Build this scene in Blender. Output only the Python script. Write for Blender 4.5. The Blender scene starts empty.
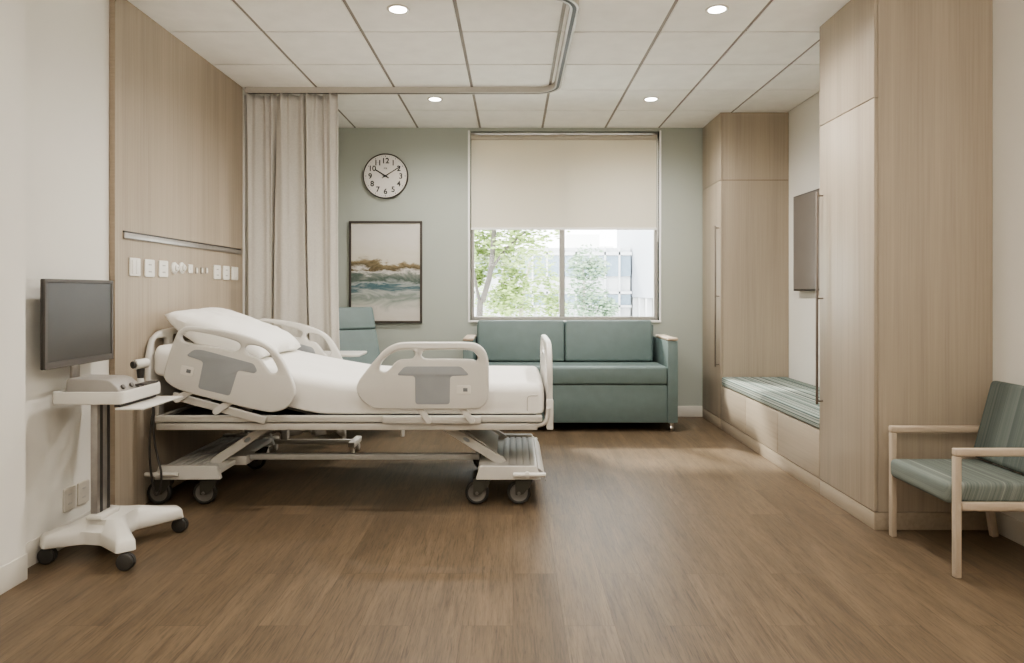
import bpy, bmesh, math, random
from mathutils import Vector, Matrix, noise
R = math.radians
col = bpy.context.scene.collection
F, CX, HY, EYE = 673.0, 513.0, 292.0, 1.21
def X(px, Y): return (px - CX) * Y / F
def Zc(py, Y): return EYE - (py - HY) * Y / F
def V(*a): return Vector(a)

# ------------------------------------------------------------------ materials
def nmat(name):
    m = bpy.data.materials.new(name); m.use_nodes = True
    nt = m.node_tree; b = nt.nodes['Principled BSDF']
    return m, nt, b
def N(nt, t, **kw):
    n = nt.nodes.new(t)
    for k, v in kw.items():
        if k in n.inputs: n.inputs[k].default_value = v
        else: setattr(n, k, v)
    return n
def L(nt, a, b): nt.links.new(a, b)
def coords(nt, scale=(1, 1, 1), rot=(0, 0, 0)):
    tc = N(nt, 'ShaderNodeTexCoord'); mp = N(nt, 'ShaderNodeMapping')
    mp.inputs['Scale'].default_value = scale; mp.inputs['Rotation'].default_value = rot
    L(nt, tc.outputs['Object'], mp.inputs['Vector'])
    return mp.outputs['Vector']
def ramp(nt, fac, stops, interp='LINEAR'):
    r = N(nt, 'ShaderNodeValToRGB'); r.color_ramp.interpolation = interp
    e = r.color_ramp.elements
    while len(e) < len(stops): e.new(0.5)
    for el, (p, c) in zip(e, stops):
        el.position = p; el.color = (*c, 1) if len(c) == 3 else c
    L(nt, fac, r.inputs['Fac'])
    return r.outputs['Color']
def sh(c, k): return tuple(max(0, min(1, v * k)) for v in c)
def plain(name, c, rough=.5, var=.06, scale=6, metallic=0, bump=0, bscale=60, coat=0, sub=0, spec=.5):
    m, nt, b = nmat(name)
    n = N(nt, 'ShaderNodeTexNoise', Scale=scale, Detail=4.0)
    L(nt, coords(nt), n.inputs['Vector'])
    L(nt, ramp(nt, n.outputs['Fac'], [(.3, sh(c, 1 - var)), (.7, sh(c, 1 + var))]), b.inputs['Base Color'])
    b.inputs['Roughness'].default_value = rough; b.inputs['Metallic'].default_value = metallic
    b.inputs['Coat Weight'].default_value = coat; b.inputs['Specular IOR Level'].default_value = spec
    if bump:
        n2 = N(nt, 'ShaderNodeTexNoise', Scale=bscale, Detail=3.0); L(nt, coords(nt), n2.inputs['Vector'])
        bp = N(nt, 'ShaderNodeBump', Strength=bump, Distance=.01)
        L(nt, n2.outputs['Fac'], bp.inputs['Height']); L(nt, bp.outputs['Normal'], b.inputs['Normal'])
    return m
def veneer(name, c, grain=(85, 85, 1.4), rough=.45, var=.15):
    m, nt, b = nmat(name)
    v = coords(nt, grain)
    n = N(nt, 'ShaderNodeTexNoise', Scale=1.0, Detail=5.0, Roughness=.6); L(nt, v, n.inputs['Vector'])
    v2 = coords(nt, (grain[0] * .12, grain[1] * .12, grain[2] * .15) )
    n2 = N(nt, 'ShaderNodeTexNoise', Scale=1.0, Detail=2.0); L(nt, v2, n2.inputs['Vector'])
    mx = N(nt, 'ShaderNodeMath', operation='MULTIPLY_ADD'); mx.inputs[1].default_value = .45
    L(nt, n2.outputs['Fac'], mx.inputs[0]); 
    m3 = N(nt, 'ShaderNodeMath', operation='MULTIPLY'); m3.inputs[1].default_value = .55
    L(nt, n.outputs['Fac'], m3.inputs[0]); L(nt, m3.outputs[0], mx.inputs[2])
    L(nt, ramp(nt, mx.outputs[0], [(.33, sh(c, 1 - var)), (.5, c), (.67, sh(c, 1 + var * .7))]), b.inputs['Base Color'])
    b.inputs['Roughness'].default_value = rough; b.inputs['Specular IOR Level'].default_value = .35
    return m
def stripes(name, stops, vec=(1, 0, 0), scale=14, detail=6, rough=.85, fine=.3):
    # a 1-D banded weave: colour varies only along vec (object space)
    m, nt, b = nmat(name)
    tc = N(nt, 'ShaderNodeTexCoord'); d = N(nt, 'ShaderNodeVectorMath', operation='DOT_PRODUCT')
    d.inputs[1].default_value = vec; L(nt, tc.outputs['Object'], d.inputs[0])
    n = N(nt, 'ShaderNodeTexNoise', noise_dimensions='1D', Scale=scale, Detail=detail, Roughness=.8)
    L(nt, d.outputs['Value'], n.inputs['W'])
    L(nt, ramp(nt, n.outputs['Fac'], stops), b.inputs['Base Color'])
    b.inputs['Roughness'].default_value = rough; b.inputs['Specular IOR Level'].default_value = .2
    n2 = N(nt, 'ShaderNodeTexNoise', Scale=260.0); L(nt, tc.outputs['Object'], n2.inputs['Vector'])
    bp = N(nt, 'ShaderNodeBump', Strength=fine, Distance=.004)
    L(nt, n2.outputs['Fac'], bp.inputs['Height']); L(nt, bp.outputs['Normal'], b.inputs['Normal'])
    return m
def emit(name, c, s):
    m, nt, b = nmat(name)
    n = N(nt, 'ShaderNodeTexNoise', Scale=3.0); L(nt, coords(nt), n.inputs['Vector'])
    L(nt, ramp(nt, n.outputs['Fac'], [(.3, sh(c, .98)), (.7, c)]), b.inputs['Emission Color'])
    b.inputs['Emission Strength'].default_value = s; b.inputs['Base Color'].default_value = (*c, 1)
    return m

def floor_mat():
    m, nt, b = nmat('oak_plank_floor')
    tc = N(nt, 'ShaderNodeTexCoord')
    mp = N(nt, 'ShaderNodeMapping'); mp.inputs['Rotation'].default_value = (0, 0, R(90))
    L(nt, tc.outputs['Object'], mp.inputs['Vector'])
    br = N(nt, 'ShaderNodeTexBrick', Scale=1.0); br.offset = .37; br.offset_frequency = 2
    br.inputs['Color1'].default_value = (0, 0, 0, 1); br.inputs['Color2'].default_value = (1, 1, 1, 1)
    br.inputs['Mortar'].default_value = (.5, .5, .5, 1); br.inputs['Mortar Size'].default_value = .0008
    br.inputs['Brick Width'].default_value = 1.22; br.inputs['Row Height'].default_value = .185
    br.inputs['Mortar Smooth'].default_value = .1
    L(nt, mp.outputs['Vector'], br.inputs['Vector'])
    tint = ramp(nt, br.outputs['Color'], [(0, (.140, .094, .051)), (.5, (.154, .104, .057)), (1, (.168, .114, .063))])
    # grain, shifted per plank
    sep = N(nt, 'ShaderNodeVectorMath', operation='MULTIPLY_ADD')
    sep.inputs[1].default_value = (7, 13, 5); L(nt, br.outputs['Color'], sep.inputs[0]); L(nt, tc.outputs['Object'], sep.inputs[2])
    mg = N(nt, 'ShaderNodeMapping'); mg.inputs['Scale'].default_value = (70, 4.2, 1); L(nt, sep.outputs[0], mg.inputs['Vector'])
    g = N(nt, 'ShaderNodeTexNoise', Scale=1.0, Detail=7.0, Roughness=.65, Distortion=.6); L(nt, mg.outputs['Vector'], g.inputs['Vector'])
    gr = ramp(nt, g.outputs['Fac'], [(.30, (.58, .57, .57)), (.46, (.92, .92, .92)), (.68, (1.08, 1.08, 1.06))])
    mg2 = N(nt, 'ShaderNodeMapping'); mg2.inputs['Scale'].default_value = (9, .9, 1); L(nt, sep.outputs[0], mg2.inputs['Vector'])
    g2 = N(nt, 'ShaderNodeTexNoise', Scale=1.0, Detail=3.0, Distortion=1.2); L(nt, mg2.outputs['Vector'], g2.inputs['Vector'])
    gr2 = ramp(nt, g2.outputs['Fac'], [(.3, (.74, .745, .76)), (.7, (1.05, 1.05, 1.04))])
    a = N(nt, 'ShaderNodeMix', data_type='RGBA', blend_type='MULTIPLY'); a.inputs[0].default_value = 1
    L(nt, tint, a.inputs[6]); L(nt, gr, a.inputs[7])
    c = N(nt, 'ShaderNodeMix', data_type='RGBA', blend_type='MULTIPLY'); c.inputs[0].default_value = 1
    L(nt, a.outputs[2], c.inputs[6]); L(nt, gr2, c.inputs[7])
    mg3 = N(nt, 'ShaderNodeMapping'); mg3.inputs['Scale'].default_value = (210, 9, 1); L(nt, sep.outputs[0], mg3.inputs['Vector'])
    g3 = N(nt, 'ShaderNodeTexNoise', Scale=1.0, Detail=4.0, Roughness=.7, Distortion=.8); L(nt, mg3.outputs['Vector'], g3.inputs['Vector'])
    gr3 = ramp(nt, g3.outputs['Fac'], [(.32, (.62, .61, .60)), (.5, (.98, .98, .98)), (.7, (1.12, 1.12, 1.1))])
    c3 = N(nt, 'ShaderNodeMix', data_type='RGBA', blend_type='MULTIPLY'); c3.inputs[0].default_value = 1
    L(nt, c.outputs[2], c3.inputs[6]); L(nt, gr3, c3.inputs[7]); c = c3
    e = N(nt, 'ShaderNodeMix', data_type='RGBA', blend_type='MULTIPLY')
    L(nt, br.outputs['Fac'], e.inputs[0]); L(nt, c.outputs[2], e.inputs[6]); e.inputs[7].default_value = (.55, .5, .45, 1)
    hs = N(nt, 'ShaderNodeHueSaturation', Saturation=FLOOR_SAT, Value=FLOOR_VAL); L(nt, e.outputs[2], hs.inputs['Color'])
    L(nt, hs.outputs['Color'], b.inputs['Base Color'])
    rr = N(nt, 'ShaderNodeMapRange'); rr.inputs['To Min'].default_value = .36; rr.inputs['To Max'].default_value = .52
    L(nt, g.outputs['Fac'], rr.inputs['Value']); L(nt, rr.outputs[0], b.inputs['Roughness'])
    bp = N(nt, 'ShaderNodeBump', Strength=.12, Distance=.002); L(nt, g.outputs['Fac'], bp.inputs['Height']); L(nt, bp.outputs['Normal'], b.inputs['Normal'])
    b.inputs['Specular IOR Level'].default_value = .33
    return m
FLOOR_SAT, FLOOR_VAL = .85, 1.06

def glass_mat():
    m, nt, b = nmat('clear_window_glass')
    nt.nodes.remove(b); out = nt.nodes['Material Output']
    t = N(nt, 'ShaderNodeBsdfTransparent'); t.inputs[0].default_value = (.97, .985, .98, 1)
    g = N(nt, 'ShaderNodeBsdfGlossy', Roughness=.02)
    lw = N(nt, 'ShaderNodeFresnel', IOR=1.25); mx = N(nt, 'ShaderNodeMixShader')
    L(nt, lw.outputs[0], mx.inputs[0]); L(nt, t.outputs[0], mx.inputs[1]); L(nt, g.outputs[0], mx.inputs[2]); L(nt, mx.outputs[0], out.inputs['Surface'])
    return m
def blind_mat():
    m, nt, b = nmat('blind_cloth')
    out = nt.nodes['Material Output']
    n = N(nt, 'ShaderNodeTexNoise', Scale=300.0); L(nt, coords(nt), n.inputs['Vector'])
    L(nt, ramp(nt, n.outputs['Fac'], [(.3, (.73, .70, .61)), (.7, (.79, .76, .67))]), b.inputs['Base Color'])
    b.inputs['Roughness'].default_value = .9
    tr = N(nt, 'ShaderNodeBsdfTranslucent'); tr.inputs[0].default_value = (.80, .72, .57, 1)
    mx = N(nt, 'ShaderNodeMixShader'); mx.inputs[0].default_value = .13
    L(nt, b.outputs[0], mx.inputs[1]); L(nt, tr.outputs[0], mx.inputs[2]); L(nt, mx.outputs[0], out.inputs['Surface'])
    return m
def painting_mat():
    # loose abstract bands: pale sky, brown ridge, white foam, green and blue sea, pale sand
    m, nt, b = nmat('abstract_painting')
    tc = N(nt, 'ShaderNodeTexCoord')
    mp = N(nt, 'ShaderNodeMapping'); mp.inputs['Scale'].default_value = (1.8, 1, 5.0); L(nt, tc.outputs['Object'], mp.inputs['Vector'])
    n = N(nt, 'ShaderNodeTexNoise', Scale=1.3, Detail=6.0, Roughness=.6, Distortion=1.6); L(nt, mp.outputs['Vector'], n.inputs['Vector'])
    sx = N(nt, 'ShaderNodeSeparateXYZ'); L(nt, tc.outputs['Object'], sx.inputs[0])
    a = N(nt, 'ShaderNodeMath', operation='MULTIPLY_ADD'); a.inputs[1].default_value = .32; a.inputs[2].default_value = -.16
    L(nt, n.outputs['Fac'], a.inputs[0])
    s = N(nt, 'ShaderNodeMath', operation='ADD'); L(nt, sx.outputs['Z'], s.inputs[0]); L(nt, a.outputs[0], s.inputs[1])
    base = ramp(nt, s.outputs[0], [(0.0, (.56, .52, .46)), (.11, (.58, .55, .50)), (.17, (.42, .43, .38)), (.24, (.22, .26, .23)), (.29, (.42, .43, .40)),
                                   (.345, (.045, .11, .13)), (.375, (.34, .37, .35)), (.42, (.07, .10, .085)), (.47, (.20, .22, .19)), (.50, (.62, .59, .54)),
                                   (.535, (.10, .075, .035)), (.575, (.24, .19, .11)), (.60, (.58, .54, .46)), (.68, (.60, .565, .49)), (.8, (.62, .59, .54)), (1.0, (.58, .56, .51))])
    L(nt, base, b.inputs['Base Color']); b.inputs['Roughness'].default_value = .6
    return m

WHITE = plain('satin_white_plastic', (.64, .62, .575), .35, .03, 3)
BEDW = plain('bed_white_plastic', (.66, .64, .60), .32, .03, 3)
RAILM = plain('bed_painted_metal', (.56, .535, .49), .3, .04, 5)
BASEM = plain('bed_base_cover', (.60, .58, .54), .35, .05, 4)
PANELG = plain('grey_plastic_panel', (.33, .345, .355), .5, .04, 8)
SCRG = plain('small_lcd', (.22, .23, .24), .3, .05)
LINEN = plain('white_linen', (.84, .82, .78), .9, .02, 5, bump=.12, bscale=18, spec=.15)
PILLOWM = plain('white_pillow_cotton', (.85, .83, .79), .9, .02, 5, bump=.15, bscale=12, spec=.15)
SEAM = plain('bedding_seam', (.45, .42, .38), .9, .05)
BLACKR = plain('black_rubber', (.028, .026, .023), .55, .2)
FORKM = plain('dark_olive_plastic', (.05, .048, .038), .5, .15)
HUBG = plain('grey_hub', (.15, .14, .125), .4, .08)
DARK = plain('dark_deck', (.085, .075, .065), .6, .1)
PULLM = plain('dark_steel_pull', (.22, .19, .165), .35, .06, 30, metallic=.6)
METAL = plain('brushed_steel', (.42, .39, .36), .3, .08, 40, metallic=.9)
ALU = plain('aluminium', (.40, .38, .36), .38, .06, 30, metallic=.7)
WALLW = plain('warm_white_paint', (.76, .74, .69), .85, .02, 1.5, spec=.2)
WALLG = plain('sage_paint', (.42, .445, .40), .85, .02, 1.5, spec=.2)
TRIMW = plain('white_trim', (.66, .63, .57), .6, .02)
CEILM = plain('ceiling_tile_board', (.90, .885, .845), .95, .03, 8, bump=.05, bscale=200, spec=.1)
GRIDM = plain('ceiling_grid_metal', (.28, .25, .215), .6, .1)
VEN = veneer('pale_oak_veneer', (.405, .345, .272))
PLIN = veneer('oak_plinth_veneer', (.36, .30, .23), (60, 1.2, 60))
VENE = veneer('oak_edge_band', (.34, .275, .21), (5, 5, 70))
BENCHV = veneer('oak_bench_veneer', (.405, .345, .272), (60, 1.2, 60))
SEAMW = plain('shadow_gap', (.10, .075, .055), .9, .1)
ARMW = veneer('light_ash', (.46, .375, .29), (4, 40, 40))
CHAIRW = veneer('light_ash_chair', (.46, .38, .295), (40, 40, 5))
TEAL = plain('teal_vinyl', (.142, .188, .182), .5, .05, 12, bump=.08, bscale=180, spec=.4)
TEALD = plain('teal_piping', (.07, .11, .10), .6, .05)
CURT = plain('oatmeal_curtain', (.60, .575, .53), .95, .05, 90, bump=.2, bscale=220, spec=.1)
CHAIRF = stripes('striped_green_fabric_seat', [(.32, (.085, .10, .088)), (.45, (.145, .165, .147)), (.55, (.18, .20, .18)), (.68, (.28, .295, .262))], (1, 0, -.35), 26)
CHAIRB = stripes('striped_green_fabric_back', [(.32, (.085, .105, .095)), (.45, (.12, .142, .13)), (.55, (.145, .165, .15)), (.68, (.19, .21, .19))], (0, 1, 0), 26)
BENCHF = stripes('teal_striped_bench_fabric', [(.30, (.03, .04, .036)), (.38, (.10, .135, .125)), (.42, (.45, .45, .40)), (.45, (.20, .26, .24)), (.49, (.035, .05, .045)), (.51, (.26, .32, .29)), (.55, (.55, .54, .48)), (.58, (.10, .15, .14)), (.63, (.34, .39, .35)), (.68, (.06, .09, .085))], (1, 0, -1.1), 16, 2.5)
SCREEN = plain('dark_screen', (.075, .070, .062), .34, .05, spec=.4)
BEZEL = plain('charcoal_bezel', (.05, .045, .04), .4, .1)
TVS = plain('tv_screen', (.19, .17, .155), .35, .03)
FRAMED = plain('dark_picture_frame', (.06, .05, .042), .5, .1)
PAINT = painting_mat()
CLOCKF = plain('clock_face', (.74, .71, .67), .6, .02)
INK = plain('clock_ink', (.02, .019, .018), .6, .1)
GLASS = glass_mat()
BLIND = blind_mat()
WINF = plain('window_frame_grey', (.40, .38, .345), .5, .04)
LAMP = emit('lamp_lens', (1.0, .96, .89), 12)
FLOOR = floor_mat()
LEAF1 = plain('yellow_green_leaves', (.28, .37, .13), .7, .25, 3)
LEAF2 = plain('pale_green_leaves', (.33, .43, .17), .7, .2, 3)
LEAF3 = plain('hazy_green_leaves', (.27, .37, .26), .7, .15, 3)  # distance haze is put into this paler green
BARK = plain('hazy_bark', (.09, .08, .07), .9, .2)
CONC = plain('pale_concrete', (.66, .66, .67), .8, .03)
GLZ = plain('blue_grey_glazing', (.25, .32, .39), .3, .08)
BOUNCEG = plain('pale_bounce_ground', (.78, .78, .74), .9, .2)  # ground colour lightened to bounce daylight up onto the ceiling

# ------------------------------------------------------------------ mesh builder
def catmull(pts, n=6, closed=True):
    out = []; m = len(pts); P = [Vector(p) for p in pts]
    rng = range(m) if closed else range(m - 1)
    for i in rng:
        if closed: p0, p1, p2, p3 = P[i - 1], P[i], P[(i + 1) % m], P[(i + 2) % m]
        else: p0, p1, p2, p3 = P[max(i - 1, 0)], P[i], P[i + 1], P[min(i + 2, m - 1)]
        for k in range(n):
            t = k / n
            out.append(.5 * ((2 * p1) + (p2 - p0) * t + (2 * p0 - 5 * p1 + 4 * p2 - p3) * t * t + (3 * p1 - p0 - 3 * p2 + p3) * t ** 3))
    if not closed: out.append(P[-1])
    return out
def fillet(pts, r, n=5):
    out = []; m = len(pts); P = [Vector(p) for p in pts]
    for i in range(m):
        a, b, c = P[i - 1], P[i], P[(i + 1) % m]
        ra = min(r, (a - b).length * .45, (c - b).length * .45)
        s = b + (a - b).normalized() * ra; e = b + (c - b).normalized() * ra
        for k in range(n + 1):
            t = k / n
            out.append((1 - t) ** 2 * s + 2 * t * (1 - t) * b + t * t * e)
    return out

AXES = {'XZ': Matrix(((1, 0, 0, 0), (0, 0, -1, 0), (0, 1, 0, 0), (0, 0, 0, 1))),   # u->x v->z w->-y
        'YZ': Matrix(((0, 0, 1, 0), (1, 0, 0, 0), (0, 1, 0, 0), (0, 0, 0, 1))),    # u->y v->z w->x
        'XY': Matrix.Identity(4)}
class MB:
    def __init__(s): s.bm = bmesh.new()
    def _merge(s, b, M=None):
        if M is not None: bmesh.ops.transform(b, matrix=M, verts=b.verts)
        me = bpy.data.meshes.new('tmp'); b.to_mesh(me); b.free(); s.bm.from_mesh(me); bpy.data.meshes.remove(me)
        return s
    def box(s, x0, x1, y0, y1, z0, z1, bev=0, seg=2, M=None):
        b = bmesh.new(); bmesh.ops.create_cube(b, size=1)
        for v in b.verts:
            v.co = V(x0 + (v.co.x + .5) * (x1 - x0), y0 + (v.co.y + .5) * (y1 - y0), z0 + (v.co.z + .5) * (z1 - z0))
        if bev: bmesh.ops.bevel(b, geom=b.edges[:], offset=bev, segments=seg, profile=.5, affect='EDGES')
        return s._merge(b, M)
    def bar(s, p0, p1, w, h, bev=0, up=(0, 0, 1)):
        # rectangular bar from p0 to p1, w across, h along up
        p0, p1 = Vector(p0), Vector(p1); d = p1 - p0; ln = d.length; d.normalize()
        u = Vector(up); sd = d.cross(u).normalized(); u = sd.cross(d)
        M = Matrix((( d.x, sd.x, u.x, p0.x), (d.y, sd.y, u.y, p0.y), (d.z, sd.z, u.z, p0.z), (0, 0, 0, 1)))
        return s.box(0, ln, -w / 2, w / 2, -h / 2, h / 2, bev, 2, M)
    def cyl(s, p0, p1, r, r2=None, seg=24, bev=0):
        p0, p1 = Vector(p0), Vector(p1); d = p1 - p0
        b = bmesh.new(); bmesh.ops.create_cone(b, cap_ends=True, segments=seg, radius1=r, radius2=r if r2 is None else r2, depth=d.length)
        if bev:
            ed = [e for e in b.edges if len(e.link_faces) == 2 and any(len(f.verts) > 4 for f in e.link_faces)]
            bmesh.ops.bevel(b, geom=ed, offset=bev, segments=2, profile=.5, affect='EDGES')
        q = Vector((0, 0, 1)).rotation_difference(d)
        return s._merge(b, Matrix.Translation((p0 + p1) / 2) @ q.to_matrix().to_4x4())
    def tube(s, pts, r, seg=10, closed=False):
        P = [Vector(p) for p in pts]; rings = []; b = s.bm; up = None
        for i, p in enumerate(P):
            if closed: t = P[(i + 1) % len(P)] - P[i - 1]
            else: t = P[min(i + 1, len(P) - 1)] - P[max(i - 1, 0)]
            t.normalize()
            if up is None:
                up = t.orthogonal().normalized()
            up = (up - t * up.dot(t)).normalized(); sd = t.cross(up)
            rings.append([b.verts.new(p + (up * math.cos(2 * math.pi * k / seg) + sd * math.sin(2 * math.pi * k / seg)) * r) for k in range(seg)])
        n = len(rings)
        for i in range(n if closed else n - 1):
            A, B = rings[i], rings[(i + 1) % n]
            for k in range(seg): b.faces.new((A[k], A[(k + 1) % seg], B[(k + 1) % seg], B[k]))
        if not closed: b.faces.new(rings[0][::-1]); b.faces.new(rings[-1])
        return s
    def lathe(s, prof, c, axis=(0, 0, 1), seg=32):
        b = bmesh.new(); rings = []
        for r, h in prof:
            if r < 1e-6: rings.append([b.verts.new((0, 0, h))])
            else: rings.append([b.verts.new((r * math.cos(2 * math.pi * k / seg), r * math.sin(2 * math.pi * k / seg), h)) for k in range(seg)])
        for A, B in zip(rings, rings[1:]):
            for k in range(seg):
                k2 = (k + 1) % seg
                f = [A[k % len(A)], A[k2 % len(A)], B[k2 % len(B)], B[k % len(B)]]
                u = []
                for v in f:
                    if v not in u: u.append(v)
                if len(u) > 2: b.faces.new(u)
        q = Vector((0, 0, 1)).rotation_difference(Vector(axis))
        return s._merge(b, Matrix.Translation(Vector(c)) @ q.to_matrix().to_4x4())
    def plate(s, outer, holes, w0, w1, bev=.004, plane='XZ'):
        # flat shape with holes, between w0 and w1 of the third axis, softly rounded edges
        cu = bpy.data.curves.new('tmp', 'CURVE'); cu.dimensions = '2D'; cu.fill_mode = 'BOTH'
        for lp in [outer] + list(holes):
            sp = cu.splines.new('POLY'); sp.points.add(len(lp) - 1); sp.use_cyclic_u = True
            for q, p in zip(sp.points, lp): q.co = (p[0], p[1], 0, 1)
        cu.extrude = max((w1 - w0) / 2 - bev, 1e-4); cu.bevel_depth = bev; cu.bevel_resolution = 2; cu.offset = -bev
        o = bpy.data.objects.new('tmp', cu); col.objects.link(o)
        me = bpy.data.meshes.new_from_object(o.evaluated_get(bpy.context.evaluated_depsgraph_get()))
        b = bmesh.new(); b.from_mesh(me); bmesh.ops.remove_doubles(b, verts=b.verts, dist=1e-5)
        bpy.data.objects.remove(o); bpy.data.curves.remove(cu); bpy.data.meshes.remove(me)
        wc = (w0 + w1) / 2
        off = {'XZ': (0, wc, 0), 'YZ': (wc, 0, 0), 'XY': (0, 0, wc)}[plane]
        bmesh.ops.recalc_face_normals(b, faces=b.faces)
        return s._merge(b, Matrix.Translation(off) @ AXES[plane])
    def grid(s, fn, nu, nv, closed_u=False):
        b = s.bm; g = [[b.verts.new(fn(i, j)) for j in range(nv)] for i in range(nu)]
        for i in range(nu if closed_u else nu - 1):
            for j in range(nv - 1):
                b.faces.new((g[i][j], g[(i + 1) % nu][j], g[(i + 1) % nu][j + 1], g[i][j + 1]))
        return g
    def quad(s, *p): s.bm.faces.new([s.bm.verts.new(q) for q in p]); return s
    def text(s, body, size, center, w0, w1, plane='XZ'):
        cu = bpy.data.curves.new('tmp', 'FONT'); cu.body = body; cu.size = size; cu.align_x = 'CENTER'; cu.align_y = 'CENTER'; cu.offset = size * .018; cu.extrude = (w1 - w0) / 2
        o = bpy.data.objects.new('tmp', cu); col.objects.link(o)
        me = bpy.data.meshes.new_from_object(o.evaluated_get(bpy.context.evaluated_depsgraph_get()))
        b = bmesh.new(); b.from_mesh(me); bpy.data.objects.remove(o); bpy.data.curves.remove(cu); bpy.data.meshes.remove(me)
        off = Vector((center[0], (w0 + w1) / 2, center[1]))
        return s._merge(b, Matrix.Translation(off) @ AXES[plane])
    def build(s, name, m, parent=None, origin=None, smooth=40, norm=True):
        if norm: bmesh.ops.recalc_face_normals(s.bm, faces=s.bm.faces)
        me = bpy.data.meshes.new(name)
        org = ORG.get(parent.name, V(0, 0, 0)) if parent else Vector(origin or (0, 0, 0))
        bmesh.ops.translate(s.bm, verts=s.bm.verts, vec=-org)
        s.bm.to_mesh(me); s.bm.free(); me.materials.append(m)
        if smooth: me.shade_smooth(); me.set_sharp_from_angle(angle=R(smooth))
        o = bpy.data.objects.new(name, me); col.objects.link(o)
        if parent: o.parent = parent; ORG[o.name] = org
        else: o.location = org; ORG[o.name] = org
        return o
ORG = {}
def tag(o, label, cat, group=None, kind=None):
    o['label'] = label; o['category'] = cat
    if group: o['group'] = group
    if kind: o['kind'] = kind
    return o
def thing(name, label, cat, loc=(0, 0, 0), group=None, local=False):
    o = bpy.data.objects.new(name, None); o.empty_display_size = .1; col.objects.link(o); o.location = loc
    ORG[o.name] = V(0, 0, 0) if local else Vector(loc)
    return tag(o, label, cat, group)
def struct(o): o['kind'] = 'structure'; return o
def dup(root, delta, label=None):
    r = root.copy(); col.objects.link(r); r.location = root.location + Vector(delta)
    if label: r['label'] = label
    for ch in list(root.children):
        c = ch.copy(); col.objects.link(c); c.parent = r
        for g in list(ch.children):
            d = g.copy(); col.objects.link(d); d.parent = c
    return r
def rrect(x0, x1, y0, y1, r, n=6):
    return fillet([(x0, y0), (x1, y0), (x1, y1), (x0, y1)], r, n)

# ------------------------------------------------------------------ room
XL, XL2, XR, YB, YN, H = -2.13, -2.05, 2.44, 6.53, -1.6, 2.80
WX0, WX1, WZ0, WZ1 = -.417, 1.417, .935, 2.77
struct(MB().box(XL - .2, XR + .2, YN, YB + .15, -.1, 0).build('floor', FLOOR, None))
b = MB()
gx = [XL, -1.53, -.925, -.32, .285, .895, 1.415, 1.94, XR]
gy = [YN] + [4.115 + .592 * k for k in range(-9, 4)] + [6.48, YB]
g = .006
for i in range(len(gx) - 1):
    for j in range(len(gy) - 1):
        if gy[j + 1] - gy[j] < .03: continue
        b.box(gx[i] + .011, gx[i + 1] - .011, gy[j] + .007, gy[j + 1] - .007, H, H + .02, .002, 1)
ceil = struct(b.build('ceiling', CEILM))
struct(MB().box(XL - .2, XR + .2, YN - .1, YB + .2, H + .008, H + .1).build('trim_1', GRIDM))      # metal grid showing between the tiles
struct(MB().box(XL - .2, XL, 2.83, YB + .15, 0, H + .01).box(XL2 - .3, XL2, YN, 2.83, 0, H + .01).build('wall_left', WALLW))
struct(MB().box(XR, XR + .2, YN, YB + .15, 0, H + .01).build('wall_right', WALLW))
struct(MB().box(XL - .2, XR + .2, YN - .12, YN, 0, H + .01).build('wall_front', plain('dark_low_bounce', (.26, .23, .20), .85, .03, 1.5, spec=.2)))  # unseen rear wall, darkened to cut light bounced onto the near wardrobe
struct(MB().box(XL, WX0, YB, YB + .15, 0, H + .005).box(WX1, XR, YB, YB + .15, 0, H + .005).box(WX0, WX1, YB, YB + .15, 0, WZ0).box(WX0, WX1, YB, YB + .15, WZ1, H + .005).build('wall_back', WALLG))
struct(MB().box(XL, XL + .006, 2.83, 3.546, 0, .11, .002).box(XL2, XL2 + .006, YN, 2.836, 0, .11, .003).box(XL, XL2, 2.83, 2.836, 0, .11, .003).build('baseboard_left', TRIMW))
struct(MB().box(XL, XL + .012, 5.26, YB - .013, 0, .11, .003).build('baseboard_left_rear', TRIMW))
struct(MB().box(XL + .002, 1.835, YB - .012, YB, 0, .105, .003).build('baseboard_back', TRIMW))
struct(MB().box(XR - .012, XR, YN, 3.415, 0, .11, .003).build('baseboard_right', TRIMW))
# veneer headwall panel on the left wall, with its edge band and slim corner bead
HX = -2.10
hw = thing('headwall_panel', 'tall pale oak headwall panel behind the hospital bed', 'wall panel', (HX - .015, 4.37, 0))
MB().box(XL + .001, HX, 3.5515, 5.225, .0, H - .002).build('panel', VEN, hw)
o = MB().box(XL + .001, HX + .001, 3.548, 3.551, .0, H - .002, .001).build('edge_band', VENE, hw); o['label'] = 'darker oak edge band'
struct(MB().box(XL + .001, HX + .002, 5.227, 5.238, 0, H - .045, .002).build('trim_2', TRIMW))

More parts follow.
